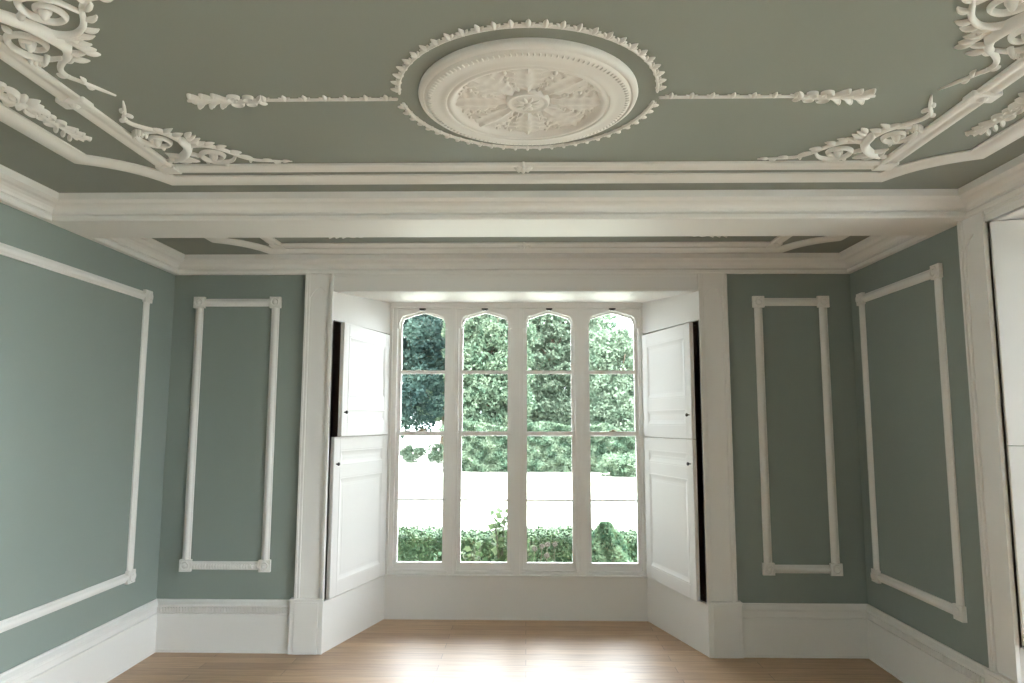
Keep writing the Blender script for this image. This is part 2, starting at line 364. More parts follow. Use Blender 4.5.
# ------------------------------------------------------------------ windows: four arched sash lights in each recess
LIGHTS = [(-1.168, -.668, -1.101, -.715), (-.607, -.114, -.558, -.160), (-.039, .447, .010, .398), (.510, .993, .559, .953)]
def archline(gl, gr, n=20, top=2.606, sh=2.562, sp=2.508):
    out = []; c = (gl + gr) / 2; w = (gr - gl) / 2
    for i in range(n + 1):
        t = -1 + 2 * i / n; a = abs(t)
        if a < .76: z = top - (top - sh) * (a / .76) ** 1.15
        else:
            q = (a - .76) / .24; z = sp + (sh - sp) * math.sqrt(max(0, 1 - q * q))
        out.append((c + w * t, z))
    return out
win_words = ['first', 'second', 'third', 'fourth']
def window(B, i, idx, which):
    M = B['M']; wd = B['wd']; sh = (B['b0'] - BACK['b0'])
    fl, fr, gl, gr = [q + sh for q in LIGHTS[i]]
    loc = M((fl + fr) / 2, wd + .05, .39)
    if which == 'back':
        lab = ['arched sash light by the shutters whose leaves stand at different angles, dark tree behind it',
               'arched sash light between two mullions with a tall leafy stem outside its foot',
               'arched sash light with pale seedheads outside its foot',
               'arched sash light with a cone shaped bush outside its foot'][i]
    else: lab = '%s arched light of the window in the side wall' % win_words[i]
    r = empty('window_%d' % idx, loc, lab, 'window', None, 'structure')
    f = MB(); y0, y1 = wd + .018, wd + .15
    f.box(fl, gl - .030, y0, y1, .385, 2.64, M); f.box(gr + .030, fr, y0, y1, .385, 2.64, M)
    f.box(gl - .03, gr + .03, y0 + .03, y1, .385, .405, M)
    al = archline(gl - .010, gr + .010, top=2.616, sh=2.574, sp=2.515)
    f.prism([(gl - .031, 2.46), (gl - .010, 2.46)] + al + [(gr + .010, 2.46), (gr + .031, 2.46), (gr + .031, 2.641), (gl - .031, 2.641)], y0 + .004, y0 + .03, lambda p, q, h: M(p, h, q))
    f.build('frame', FRAMEW, r, bevel=.002)
    # upper sash (outer track)
    a = archline(gl, gr); c = (gl + gr) / 2
    inner = [(gl, 1.552)] + a + [(gr, 1.552)]
    outer = [(gl - .034, 1.552)] + [(c + (x - c) * ((gr - gl) / 2 + .034) / ((gr - gl) / 2), min(2.638, z + .04)) for x, z in a] + [(gr + .034, 1.552)]
    u = MB(); ya, yb = wd + .088, wd + .122
    for k in range(len(inner) - 1):
        q = [inner[k], inner[k + 1], outer[k + 1], outer[k]]
        u.prism(q, ya, yb, lambda p, s, h: M(p, h, s))
    u.box(gl - .034, gr + .034, ya + .002, yb - .002, 1.520, 1.552, M)
    u.box(gl, gr, ya + .004, yb - .004, 2.065, 2.095, M)
    us = u.build('upper_sash', FRAMEW, r)
    g = MB(); g.prism([(gl - .005, 1.54)] + [(x, z + .006) for x, z in a] + [(gr + .005, 1.54)], (ya + yb) / 2 - .002, (ya + yb) / 2 + .002, lambda p, q, h: M(p, h, q))
    g.build('glass', GLASS, us)
    l = MB(); ya, yb = wd + .050, wd + .085
    l.box(gl - .031, gl, ya, yb, .405, 1.556, M); l.box(gr, gr + .031, ya, yb, .405, 1.556, M)
    l.box(gl, gr, ya - .002, yb - .002, 1.530, 1.562, M); l.box(gl, gr, ya - .002, yb - .002, .403, .455, M)
    l.box(gl, gr, ya + .006, yb - .006, .969, .983, M)
    ls = l.build('lower_sash', FRAMEW, r)
    g = MB(); g.box(gl - .005, gr + .005, (ya + yb) / 2 - .002, (ya + yb) / 2 + .002, .45, 1.535, M); g.build('glass', GLASS, ls)
    if i in (0, 3):
        k = MB(); k.box(c - .03, c + .03, ya + .004, yb + .02, 1.562, 1.568, M); k.box(c - .012, c + .012, ya + .006, yb, 1.568, 1.580, M)
        k.box(c - .008, c + .045, ya + .012, ya + .02, 1.574, 1.580, M)
        k.build('latch', BRASS, r, bevel=.001)
    k = MB(); k.box(c - .028, c + .028, wd - .016, wd + .02, 2.622, 2.634, M); k.box(c - .018, c + .018, wd - .02, wd + .015, 2.615, 2.624, M)
    k.build('blind_bracket', METAL, r, bevel=.002)
for i in range(4): window(BACK, i, i + 1, 'back')
for i in range(4): window(SIDE, i, i + 5, 'side')
for B, which in ((BACK, 'garden'), (SIDE, 'second')):
    sh = B['b0'] - BACK['b0']
    for i in range(3):
        a, b = LIGHTS[i][1] + sh, LIGHTS[i + 1][0] + sh; wd = B['wd']
        m = MB(); m.box(a, b, wd + .002, wd + .2, .366, 2.645, B['M']); m.box(a + .012, b - .012, wd - .006, wd + .02, .366, 2.64, B['M'])
        struct(m.build('window_mullion', FRAMEW, bevel=.003), 'white upright mullion, %s from the %s of the %s window' % (win_words[i], 'left' if which == 'garden' else 'far end', which), 'mullion')

# ------------------------------------------------------------------ shutters
def shutter(B, hinge, front, z0, z1, short_at, knob_z, side, label, st=.085, knob=True):
    """one leaf from hinge (u, w) to front (u, w); the face towards the room shows panels"""
    M = B['M']; th = .032
    h = Vector(hinge); f = Vector(front); d = (f - h); L = d.length; d.normalize()
    n = Vector((-d.y, d.x)) * side                     # towards the back of the leaf
    def P(a, t, z): q = h + d * a + n * t; return M(q.x, q.y, z)
    r = empty('window_shutter', P(0, th / 2, z0), label, 'shutter', 'window shutters')
    m = MB()
    m.box(0, L, .005, th, z0, z1, P)                   # core
    m.box(0, st, 0, .005, z0, z1, P); m.box(L - st, L, 0, .005, z0, z1, P)
    rails = [(z0, z0 + .10), (short_at - .045, short_at + .045), (z1 - .10, z1)]
    for a, b in rails: m.box(st, L - st, 0, .005, a, b, P)
    m.build('leaf_board', WHITE, r, bevel=.002)
    for (a, b) in ((rails[0][1], rails[1][0]), (rails[1][1], rails[2][0])):
        k = MB()
        path = [(st, a), (L - st, a), (L - st, b), (st, b)]
        k.sweep(path, [(0, .0055), (0, -.0006), (.008, -.001), (.016, .0008), (.026, .003), (.044, .0055)], True, lambda p, q, t: P(p, t, q))
        k.box(st + .06, L - st - .06, .0045, .007, a + .06, b - .06, P)
        k.build('panel', WHITE, r, bevel=.001)
    k = MB()
    if not knob: return r
    kp = [(.0045, 0), (.0045, .010), (.0095, .014), (.013, .020), (.0125, .026), (.008, .030), (.0001, .031)]
    k.lathe(kp, 16, lambda a, b, t: P(L - .034 + a, -t, knob_z + b))
    k.build('knob', METAL, r, True)
    k = MB()
    for z in (z0 + .16, z1 - .16):
        k = MB(); k.tube([P(.0, -.003, z - .04), P(.0, -.003, z + .04)], .006); k.build('hinge', WHITE, r)
    return r
wd = BACK['wd'] - .03
shutter(BACK, (-1.182, wd), (-1.375, .028), 1.534, 2.394, 1.79, 1.715, -1, 'upper shutter leaf standing ajar with a wide dark gap, on the dark tree side')
shutter(BACK, (-1.184, wd), (-1.424, .022), .366, 1.530, 1.27, 1.33, -1, 'lower shutter leaf set further back than the leaf above, thin dark gap along it')
shutter(BACK, (1.006, wd), (1.226, .022), 1.522, 2.390, 1.79, 1.70, 1, 'upper shutter leaf flush with the one below, on the side of the cone shaped bush')
shutter(BACK, (1.006, wd), (1.226, .022), .366, 1.518, 1.27, 1.34, 1, 'lower shutter leaf flush with the one above, on the side of the cone shaped bush')
shutter(SIDE, (SIDE['b0'] + .006, wd), (SIDE['u0'] + .024, -.012), 1.534, 2.688, 1.90, 1.715, -1, 'upper shutter leaf in the second window, cut off by the picture edge', .2, False)
shutter(SIDE, (SIDE['b0'] + .006, wd), (SIDE['u0'] + .024, -.012), .566, 1.530, 1.27, 1.33, -1, 'lower shutter leaf in the second window, cut off by the picture edge', .2, False)

# ------------------------------------------------------------------ beam and cornice
BY0, BY1 = 3.760, 4.055
struct(MB().box(XL, XR, BY0, BY1, ZC, ZT + .01).build('ceiling_beam', WHITE), 'white beam across the room below the ceiling', 'beam')
CP = [(0, ZC), (.034, ZC), (.040, ZC + .007), (.040, ZC + .024), (.034, ZC + .033), (.025, ZC + .035), (.025, ZC + .042), (.036, ZC + .046),
      (.042, ZC + .058), (.056, ZC + .070), (.080, ZC + .078), (.108, ZC + .080), (.116, ZC + .084), (.132, ZC + .092), (.134, ZT), (0, ZT)]
m = MB(); m.sweep([(XL, YF), (XR, YF), (XR, BY0), (XL, BY0)], CP, True, I3)
struct(m.build('trim_main_cornice', WHITE), 'white moulded cornice round the main part of the room and along the beam', 'cornice')
m = MB(); m.sweep([(XL, BY1), (XR, BY1), (XR, D), (XL, D)], CP, True, I3)
struct(m.build('trim_window_end_cornice', WHITE), 'white moulded cornice beyond the beam, over the garden window', 'cornice')

# ------------------------------------------------------------------ baseboards
BP = [(0, 0), (.028, 0), (.028, .012), (.024, .016), (.024, .258), (.026, .262), (.026, .268), (.016, .272), (.016, .312), (.026, .316), (.032, .324), (.032, .334), (.022, .344), (.014, .352), (.010, ZS), (0, ZS)]
def baseboard(name, path, label, dentils=False):
    m = MB(); m.sweep(path, BP, False, I3)
    o = struct(m.build(name, WHITE), label, 'baseboard')
    if not dentils: return o
    k = MB()
    p, q = Vector(path[0]), Vector(path[1]); L = (q - p).length; d = (q - p).normalized(); n = Vector((-d.y, d.x))
    c = int(L / .021)
    for i in range(c):
        s = (i + .5) * L / c
        k.box(s - .0055, s + .0055, .014, .0245, .274, .311, lambda a, b, z: (p.x + d.x * a + n.x * b, p.y + d.y * a + n.y * b, z))
    k.build('dentil_band', WHITE, o)
    return o
baseboard('baseboard_left', [(XL, D), (XL, YF)], 'tall white baseboard along the long wall without a window')
baseboard('baseboard_back_left', [(-1.690, D), (XL, D)], 'tall white baseboard with a dentil band, left of the garden window', True)
baseboard('baseboard_back_right', [(XR, D), (1.528, D)], 'tall white baseboard in shade, right of the garden window')
baseboard('baseboard_right', [(XR, 3.836), (XR, D)], 'tall white baseboard along the side wall before the second window', True)
baseboard('baseboard_right_near', [(XR, YF), (XR, .62)], 'tall white baseboard on the side wall nearer than the second window')
baseboard('baseboard_front', [(XL, YF), (XR, YF)], 'tall white baseboard behind the viewer')

# ------------------------------------------------------------------ wall panel mouldings
def panel_moulding(mp, a0, a1, z0, z1, label, ribbed=False):
    """mp(a along wall, z, h out of the wall)"""
    bs = .086; bw = .058
    r = empty('wall_panel_moulding', mp((a0 + a1) / 2, z0, 0), label, 'wall moulding', 'wall panel mouldings')
    prof = [(-bw / 2, 0), (-bw / 2, .010), (-bw / 2 + .008, .012), (-bw / 2 + .012, .016), (-.012, .024), (0, .026), (.012, .024), (bw / 2 - .012, .016), (bw / 2 - .008, .012), (bw / 2, .010), (bw / 2, 0)]
    h = bs / 2
    sides = [((a0 + h, z0 + bs - .006), (a0 + h, z1 - bs + .006)), ((a1 - h, z0 + bs - .006), (a1 - h, z1 - bs + .006)), ((a0 + bs - .006, z1 - h), (a1 - bs + .006, z1 - h)), ((a0 + bs - .006, z0 + h), (a1 - bs + .006, z0 + h))]
    for i, (p, q) in enumerate(sides):
        m = MB(); m.sweep([p, q], prof, False, mp)
        if i == 3 and ribbed:
            L = q[0] - p[0]; c = int(L / .02)
            for k in range(c):
                s = p[0] + (k + .5) * L / c
                m.sweep([(s, p[1] - .018), (s, p[1] + .018)], [(-.006, .01), (-.006, .024), (0, .029), (.006, .024), (.006, .01)], False, mp)
        m.build('rail', WHITE, r, True)
    for a in (a0 + h, a1 - h):
        for z in (z0 + h, z1 - h):
            m = MB(); m.prism([(a - h, z - h), (a + h, z - h), (a + h, z + h), (a - h, z + h)], 0, .026, mp)
            m.prism([(a - h * .8, z - h * .8), (a + h * .8, z - h * .8), (a + h * .8, z + h * .8), (a - h * .8, z + h * .8)], .026, .030, mp)
            m.lathe([(.034, .029), (.033, .036), (.028, .038), (.024, .032), (.018, .032), (.012, .037), (.0001, .040)], 20, lambda x, y, t, a=a, z=z: mp(a + x, z + y, t))
            m.build('corner_block', WHITE, r, bevel=.002)
PZ0, PZ1 = .560, 2.572
panel_moulding(lambda a, z, h: (XL + h, a, z), .75, 4.829, PZ0, 2.562, 'widest white moulding frame, on the long wall without a window')
panel_moulding(lambda a, z, h: (a, D - h, z), -2.518, -1.852, PZ0, 2.583, 'narrow white moulding frame left of the garden window, with a ribbed bottom rail', True)
panel_moulding(lambda a, z, h: (a, D - h, z), 1.693, 2.259, PZ0, 2.583, 'narrow white moulding frame right of the garden window')
panel_moulding(lambda a, z, h: (XR - h, a, z), 4.027, 5.045, .551, 2.574, 'white moulding frame on the side wall between the corner and the second window')

# ------------------------------------------------------------------ ceiling plasterwork
YC, YR = 2.535, 4.49
def ring_arc(cx, cy, a0, a1, r, n): return [(cx + r * math.cos(a0 + (a1 - a0) * i / n), cy + r * math.sin(a0 + (a1 - a0) * i / n)) for i in range(n + 1)]
def pitch(x, y, h): return (x, y, ZT - h)
INNER_P = [(-.042, 0), (-.042, .010), (-.034, .016), (-.024, .018), (-.014, .014), (-.007, .008), (.007, .008), (.014, .014), (.024, .018), (.034, .016), (.042, .010), (.042, 0)]
OUTER_P = [(-.058, 0), (-.058, .008), (-.044, .012), (-.036, .020), (-.015, .027), (.015, .027), (.036, .020), (.044, .012), (.058, .008), (.058, 0)]
def frame_paths(y0, y1, oy0, oy1, hx, cx, ox, arc):
    inner = [(X0 - hx, y0), (X0 + hx, y0), (X0 + hx, y1), (X0 - hx, y1)]
    outer = []
    def corner(sx, yk, sy, rev):
        # scalloped corner bulging towards the middle of the field
        p = Vector((X0 + sx * cx, yk)); q = Vector((X0 + sx * ox, yk - sy * arc)); c = []
        mid = (p + q) / 2; nrm = Vector((-sx, -sy)).normalized()
        for i in range(9):
            t = i / 8; b = 1 - (2 * t - 1) ** 2
            w = p.lerp(q, t) + nrm * .045 * b; c.append((w.x, w.y))
        return c[::-1] if rev else c
    outer += corner(1, oy0, -1, False) + corner(1, oy1, 1, True) + corner(-1, oy1, 1, False) + corner(-1, oy0, -1, True)
    return inner, outer
def ceiling_frame(y0, y1, oy0, oy1, hx, cx, ox, arc, where, notch=True):
    inner, outer = frame_paths(y0, y1, oy0, oy1, hx, cx, ox, arc)
    r = empty('plaster_trim', (X0, (y0 + y1) / 2, ZT), 'white double-beaded rectangular moulding on the ceiling %s' % where, 'ceiling moulding', 'ceiling frame mouldings', 'thing')
    m = MB(); m.sweep(inner, INNER_P, True, lambda x, y, h: (x, y, ZT - .001 - h)); m.build('bead_run', PLASTER, r, True)
    for sx in (-1, 1):
        for yy in (y0, y1):
            k = MB(); k.box(X0 + sx * hx - .046, X0 + sx * hx + .046, yy - .046, yy + .046, ZT - .022, ZT)
            k.build('corner_block', PLASTER, r, bevel=.006)
        if notch:
            k = MB(); k.box(X0 + sx * hx - .056, X0 + sx * hx + .056, YC - .035, YC + .035, ZT - .024, ZT)
            k.blob(X0 + sx * hx, YC, .03, .036, pitch)
            k.build('side_block', PLASTER, r, bevel=.006)
    o = MB(); o.sweep(outer, OUTER_P, True, lambda x, y, h: (x, y, ZT - .001 - h))
    t = o.build('plaster_trim', PLASTER, None, True)
    tag(t, 'white rounded moulding with scalloped corners on the ceiling %s' % where, 'ceiling moulding', 'ceiling frame mouldings', 'thing')
    for yy in (y0, y1):
        k = MB(); n = 8
        for i in range(n):
            a = 2 * PI * i / n; k.leaf(X0 + .012 * math.cos(a), yy + .012 * math.sin(a), a, .036, .013, .03, pitch)
        k.blob(X0, yy, .018, .042, pitch)
        if not (where.startswith('beyond') and yy == y0):
            q = k.build('plaster_rosette', PLASTER, None, True)
            tag(q, 'small white rosette on the ceiling bead, %s' % ('nearest the viewer' if yy == y0 else ('beside the beam' if notch else 'over the garden window')), 'rosette', 'small ceiling rosettes')
ceiling_frame(1.82, 3.25, 1.653, 3.420, 1.735, 1.80, 2.095, .30, 'around the large rose')
ceiling_frame(4.31, 4.75, 4.215, 4.905, 1.735, 1.84, 2.10, .32, 'beyond the beam', False)

# --- ceiling rose
rose = empty('ceiling_rose', (X0 + .02, YC, ZT), 'large round white plaster ceiling rose with acanthus leaves', 'ceiling rose')
RX, RY = X0 + .02, YC
rmp = lambda a, b, h: (RX + a, RY + b, ZT - h)
m = MB()
m.lathe([(.414, 0), (.416, .012), (.412, .022), (.404, .028), (.397, .028), (.394, .024), (.390, .024), (.386, .029), (.378, .036), (.366, .038), (.345, .037), (.328, .039), (.319, .043), (.312, .043), (.308, .038), (.304, .038), (.300, .042), (.293, .043), (.286, .040), (.279, .030), (.268, .022), (.250, .016), (.15, .012), (.0001, .012)], 96, rmp)
m.build('rim', PLASTER, rose, True)
k = MB()
for i in range(120):
    a = 2 * PI * i / 120
    k.leaf(.366 * math.cos(a), .366 * math.sin(a), a, .017, .0042, .006, lambda x, y, h: rmp(x, y, .035 + h))
k.build('dentil_band', PLASTER, rose, True)
def acanthus():
    nu, nw = 22, 15; P = []; F = []
    for i in range(nu):
        u = i / (nu - 1)
        base = .020 + .080 * math.sin(PI * min(1, .04 + u * .80)) ** .9
        lob = 1 + .16 * math.cos(u * 5 * 2 * PI)
        W = base * lob * (1 if u < .93 else .75)
        for j in range(nw):
            w = -1 + 2 * j / (nw - 1)
            x = .078 + .198 * u; y = W * w
            x2 = x + .026 * abs(w) * (1 - .5 * u)
            h = .012 + .016 * math.sin(PI * (.1 + .8 * u)) * (1 - .6 * w * w) + .0045 * math.exp(-(w / .16) ** 2) + .0035 * math.cos(u * 5 * 2 * PI + 1) * abs(w) + .0025 * math.cos(w * 4 * PI)
            h += .010 * max(0, u - .7) / .3 * (1 - abs(w))
            if j in (0, nw - 1): h = .010
            P.append((x2, y, -h))
    for i in range(nu - 1):
        for j in range(nw - 1): F.append((i * nw + j, i * nw + j + 1, (i + 1) * nw + j + 1, (i + 1) * nw + j))
    return MB().add(P, F)
first = acanthus().build('acanthus_leaf', PLASTER, rose, True, True, 0, False)
first.rotation_euler.z = PI / 2
for i in range(1, 8):
    c = first.copy(); col.objects.link(c); c.rotation_euler.z = PI / 2 + i * PI / 4
s = MB(); lm = lambda a, b, h: (a, b, -h)
for i in range(6):
    u = i / 5; s.blob(.130 + .130 * u, .010 * math.sin(i * 2.2), .009 + .006 * u, .024 + .006 * math.sin(PI * u), lm, 10, 4)
for sg in (-1, 1):
    s.relief([(.09, 0), (.14, sg * .010), (.19, sg * .026), (.235, sg * .045), (.262, sg * .036), (.252, sg * .020)], [.005, .006, .006, .006, .005, .004], .026, lm)
    s.blob(.262, sg * .028, .011, .030, lm, 10, 4); s.blob(.215, sg * .020, .009, .027, lm, 10, 4)
first = s.build('flower_spray', PLASTER, rose, True, True, 0, False)
first.rotation_euler.z = PI / 8
for i in range(1, 8):
    c = first.copy(); col.objects.link(c); c.rotation_euler.z = PI / 8 + i * PI / 4
b = MB()
b.lathe([(.084, .008), (.083, .024), (.078, .030), (.071, .030), (.067, .027), (.060, .027), (.05, .030), (.0001, .034)], 40, lm)
for i in range(10):
    a = 2 * PI * i / 10; b.leaf(.012 * math.cos(a), .012 * math.sin(a), a, .042, .010, .008, lambda x, y, h: (x, y, -.028 - h))
b.blob(0, 0, .016, .012, lambda x, y, h: (x, y, -.031 - h))
b.build('center_boss', PLASTER, rose, True, True, 0, False)

# --- husk garlands
def husk_mesh():
    k = MB(); lm = lambda a, b, h: (a, b, -h)
    k.leaf(0, -.004, PI / 2, .036, .010, .020, lm); k.leaf(-.004, 0, PI * .80, .024, .006, .014, lm); k.leaf(.004, 0, PI * .20, .024, .006, .014, lm)
    k.blob(0, .002, .012, .018, lm, 8, 3)
    me = k.build('husk', PLASTER, None, True)
    d = me.data; bpy.data.objects.remove(me); return d
HUSK = husk_mesh()
def husk(parent, x, y, rot, sc=1):
    o = bpy.data.objects.new('husk', HUSK); col.objects.link(o); o.parent = parent
    o.location = (x - parent.location.x, y - parent.location.y, 0); o.rotation_euler.z = rot; o.scale = (sc * .9, sc * .95, sc * .55)
RR = .487
for a0, a1, lab in ((PI + .09, 2 * PI - .09, 'half ring of white plaster husks round the rose, the half nearer the viewer'),
                    (.09, PI - .09, 'half ring of white plaster husks round the rose, the half nearer the beam')):
    am = (a0 + a1) / 2
    r = empty('husk_garland', (RX + RR * math.cos(am), RY + RR * math.sin(am), ZT), lab, 'plaster garland', 'husk garlands')
    p = ring_arc(RX, RY, a0, a1, RR, 40)
    m = MB(); m.relief(p, [.006], .010, pitch, 7, 1); m.build('strand', PLASTER, r, True)
    n = 27
    for i in range(n):
        a = a0 + (a1 - a0) * (i + .5) / n
        husk(r, RX + RR * math.cos(a), RY + RR * math.sin(a), a - PI / 2, 1.05)
def spray(m, x, y, sx, mp, L=.28):
    """acanthus spray pointing along sx from x"""
    k = L / .28
    m.relief([(x, y), (x + sx * .10 * k, y + .002), (x + sx * .20 * k, y - .002), (x + sx * L, y)], [.009, .008, .008, .004], .017, mp)
    for t in (.10, .145, .19):
        for sg in (-1, 1):
            m.relief([(x + sx * t * k, y), (x + sx * (t + .03) * k, y + sg * .014), (x + sx * (t + .052) * k, y + sg * .036), (x + sx * (t + .066) * k, y + sg * .044)], [.006, .007, .009, .008], .017, mp)
            m.blob(x + sx * (t + .064) * k, y + sg * .044, .0105, .019, mp, 10, 4)
    m.leaf(x + sx * .20 * k, y, 0.25 if sx > 0 else PI - .25, .075 * k, .009, .016, mp); m.leaf(x + sx * .20 * k, y, -.25 if sx > 0 else PI + .25, .075 * k, .009, .016, mp)
    for sg in (-1, 1):
        q = [(x + sx * (.09 * k + .026 * math.cos(w) * (1 - w / 9)), y + sg * (.022 + .022 * math.sin(w) * (1 - w / 9))) for w in np.linspace(-PI / 2, 1.6 * PI, 10)]
        m.relief(q, [.005, .0055, .005, .003], .015, mp)
        q = [(x + sx * (.035 * k + .022 * math.cos(w) * (1 - w / 9)), y + sg * (.020 + .018 * math.sin(w) * (1 - w / 9))) for w in np.linspace(-PI / 2, 1.4 * PI, 9)]
        m.relief(q, [.005, .005, .004, .003], .015, mp)
        m.leaf(x + sx * .01, y, (0 if sx > 0 else PI) + sg * sx * 2.2, .045, .008, .015, mp)
for yy, x_in, where in ((YC + .006, .505, 'beside the rose'), (YR, .10, 'beyond the beam')):
    for sx in (-1, 1):
        side = 'toward the long wall' if sx < 0 else 'toward the second window'
        x_out = 1.055 if x_in > .3 else 1.09
        r = empty('husk_garland', (X0 + .02 + sx * (x_in + x_out) / 2, yy, ZT), 'straight husk garland ending in a leaf spray, %s %s' % (where, side), 'plaster garland', 'husk garlands')
        m = MB(); m.relief([(X0 + .02 + sx * x_in, yy), (X0 + .02 + sx * x_out, yy)], [.006, .006], .010, pitch, 7, 1); m.build('strand', PLASTER, r, True)
        m = MB(); spray(m, X0 + .02 + sx * (x_out - .02), yy, sx, pitch, .28); m.build('leaf_spray', PLASTER, r, True)
        n = int((x_out - x_in) / .075)
        for i in range(n): husk(r, X0 + .02 + sx * (x_in + (i + .5) * (x_out - x_in) / n), yy, PI, 1.05)

# --- side sprays between the two mouldings
for sx in (-1, 1):
    cx = X0 + sx * 1.945
    mp = lambda a, b, h, cx=cx: (cx + b, YC + a, ZT - h)
    r = empty('plaster_spray', (cx, YC, ZT), 'long white leaf spray between the ceiling mouldings on the side of %s' % ('the long wall' if sx < 0 else 'the second window'), 'plaster spray', 'side leaf sprays')
    for sg in (-1, 1):
        m = MB(); spray(m, sg * .10, 0, sg, mp, .28); m.build('leaf_spray', PLASTER, r, True)
    m = MB()
    for i in range(8):
        a = 2 * PI * i / 8; m.leaf(.02 * math.cos(a), .02 * math.sin(a), a, .055, .016, .026, mp)
    m.blob(0, 0, .024, .034, mp)
    for sg in (-1, 1):
        for s2 in (-1, 1): m.relief([(sg * .02, 0), (sg * .06, s2 * .03), (sg * .10, s2 * .036), (sg * .115, s2 * .022), (sg * .10, s2 * .014)], [.009, .009, .008, .006, .004], .024, mp)
    m.build('rosette', PLASTER, r, True)

# --- corner scrolls (drawn once, mirrored to the four corners of the main field)
HS = .020
def scroll_parts():
    parts = []
    S = lambda pts, rad, h=HS: (pts, rad, h)
    stem = [S([(-1.564, 2.545), (-1.592, 2.60), (-1.625, 2.66), (-1.648, 2.70), (-1.642, 2.745), (-1.60, 2.795), (-1.555, 2.835), (-1.528, 2.89), (-1.52, 2.945)], [.004, .009, .010, .012, .013, .015, .018, .022, .024]),
            S([(-1.515, 2.90), (-1.517, 2.964), (-1.548, 3.032), (-1.596, 3.088), (-1.668, 3.150)], [.020, .026, .024, .022, .010], .036),
            S([(-1.525, 2.985), (-1.49, 2.968), (-1.44, 2.972), (-1.395, 3.005), (-1.365, 3.05), (-1.335, 3.105), (-1.285, 3.150), (-1.21, 3.166), (-1.115, 3.178)], [.022, .018, .015, .013, .012, .011, .010, .008, .003])]
    vol1 = [S([(-1.585, 2.825), (-1.640, 2.820), (-1.684, 2.850), (-1.698, 2.910), (-1.668, 2.962), (-1.615, 2.972), (-1.578, 2.938), (-1.588, 2.892), (-1.628, 2.878), (-1.655, 2.905), (-1.642, 2.938), (-1.618, 2.928)], [.008, .011, .013, .014, .014, .013, .012, .011, .010, .010, .009, .010])]
    vol2 = [S([(-1.352, 3.095), (-1.390, 3.150), (-1.455, 3.170), (-1.505, 3.140), (-1.508, 3.080), (-1.465, 3.042), (-1.415, 3.056), (-1.408, 3.100), (-1.440, 3.128), (-1.474, 3.112), (-1.464, 3.084), (-1.445, 3.086)], [.008, .011, .013, .014, .014, .013, .012, .011, .010, .010, .009, .010])]
    leaves = []
    L = lambda x, y, a, l, w, h=.028, c=0.0: leaves.append((x, y, math.radians(a), l, w, h * .62, c))
    for k in range(4): L(-1.505 + .008 * k, 2.945 - .030 * k + .02, -18 - 8 * k, .085 - .010 * k, .013)
    L(-1.555, 2.825, -25, .060, .011); L(-1.535, 2.86, -10, .055, .012)
    L(-1.625, 2.65, 20, .045, .009, .024, .8); L(-1.600, 2.61, 150, .030, .008); L(-1.64, 2.70, 160, .040, .009); L(-1.585, 2.80, 0, .05, .010, .024, .6)
    L(-1.668, 3.150, 175, .045, .012); L(-1.66, 3.145, -95, .06, .013); L(-1.655, 3.15, 20, .07, .014); L(-1.62, 3.11, 45, .09, .014); L(-1.60, 3.09, 170, .075, .013, .028, .5)
    L(-1.64, 3.13, 135, .055, .012); L(-1.57, 3.06, 5, .06, .012, .028, .6)
    L(-1.44, 2.972, -60, .055, .011, .026, .7); L(-1.40, 3.0, -50, .05, .011, .026, .7); L(-1.46, 2.965, -95, .05, .010)
    L(-1.36, 3.05, -20, .05, .010, .026, .7); L(-1.335, 3.10, 5, .06, .010, .026, .6); L(-1.30, 3.14, 110, .035, .009); L(-1.25, 3.16, -40, .045, .009, .024, .6); L(-1.20, 3.168, 40, .035, .008); L(-1.16, 3.172, -30, .035, .007, .022, .5)
    for t in range(6):
        a = 2 * PI * t / 6
        L(-1.700 + .0 * t, 2.90, 180 + 20 * (t - 3), .001, .002) if False else None
    for x, y, a in ((-1.70, 2.88, 190), (-1.69, 2.95, 150), (-1.64, 2.985, 100), (-1.50, 3.16, 150), (-1.44, 3.18, 80), (-1.51, 3.09, 190)): L(x, y, a, .034, .010)
    beads = [(-1.625, 2.916, .017, .036), (-1.453, 3.095, .017, .036)]
    for i in range(6):
        w = i / 5; beads.append((-1.684 + .055 * w, 2.832 - .018 * math.sin(PI * w), .010, .034))
    return dict(stem=stem, volute=[vol1, vol2], leaves=leaves, beads=beads)
SP = scroll_parts()
for sx in (-1, 1):
    for sy in (1, -1):
        mp = lambda x, y, h, sx=sx, sy=sy: (X0 + (-sx) * (x - X0), 2.52 + sy * (y - 2.52), ZT - h)
        lab = 'white acanthus scroll in the ceiling corner by the %s, %s' % ('long wall' if sx < 0 else 'second window', 'next to the beam' if sy > 0 else 'nearest the viewer')
        loc = mp(-1.52, 2.96, 0)
        r = empty('corner_scroll', loc, lab, 'plaster scroll', 'ceiling corner scrolls')
        m = MB()
        for p, rd, h in SP['stem']: m.relief(p, [q * .78 for q in rd], h, mp, 9, 4)
        m.build('stem', PLASTER, r, True)
        for i, vv in enumerate(SP['volute']):
            m = MB()
            for p, rd, h in vv: m.relief(p, [q * .74 for q in rd], h, mp, 9, 4)
            bx, by, br, bh = SP['beads'][i]; m.blob(bx, by, br, bh, mp)
            m.build('volute', PLASTER, r, True)
        for x, y, a, l, w, h, c in SP['leaves']:
            m = MB(); m.leaf(x, y, a, l, w, h, mp, c); m.build('leaf', PLASTER, r, True)
        m = MB()
        for bx, by, br, bh in SP['beads'][2:]: m.blob(bx, by, br, bh, mp, 8, 3)
        m.build('bead_row', PLASTER, r, True)

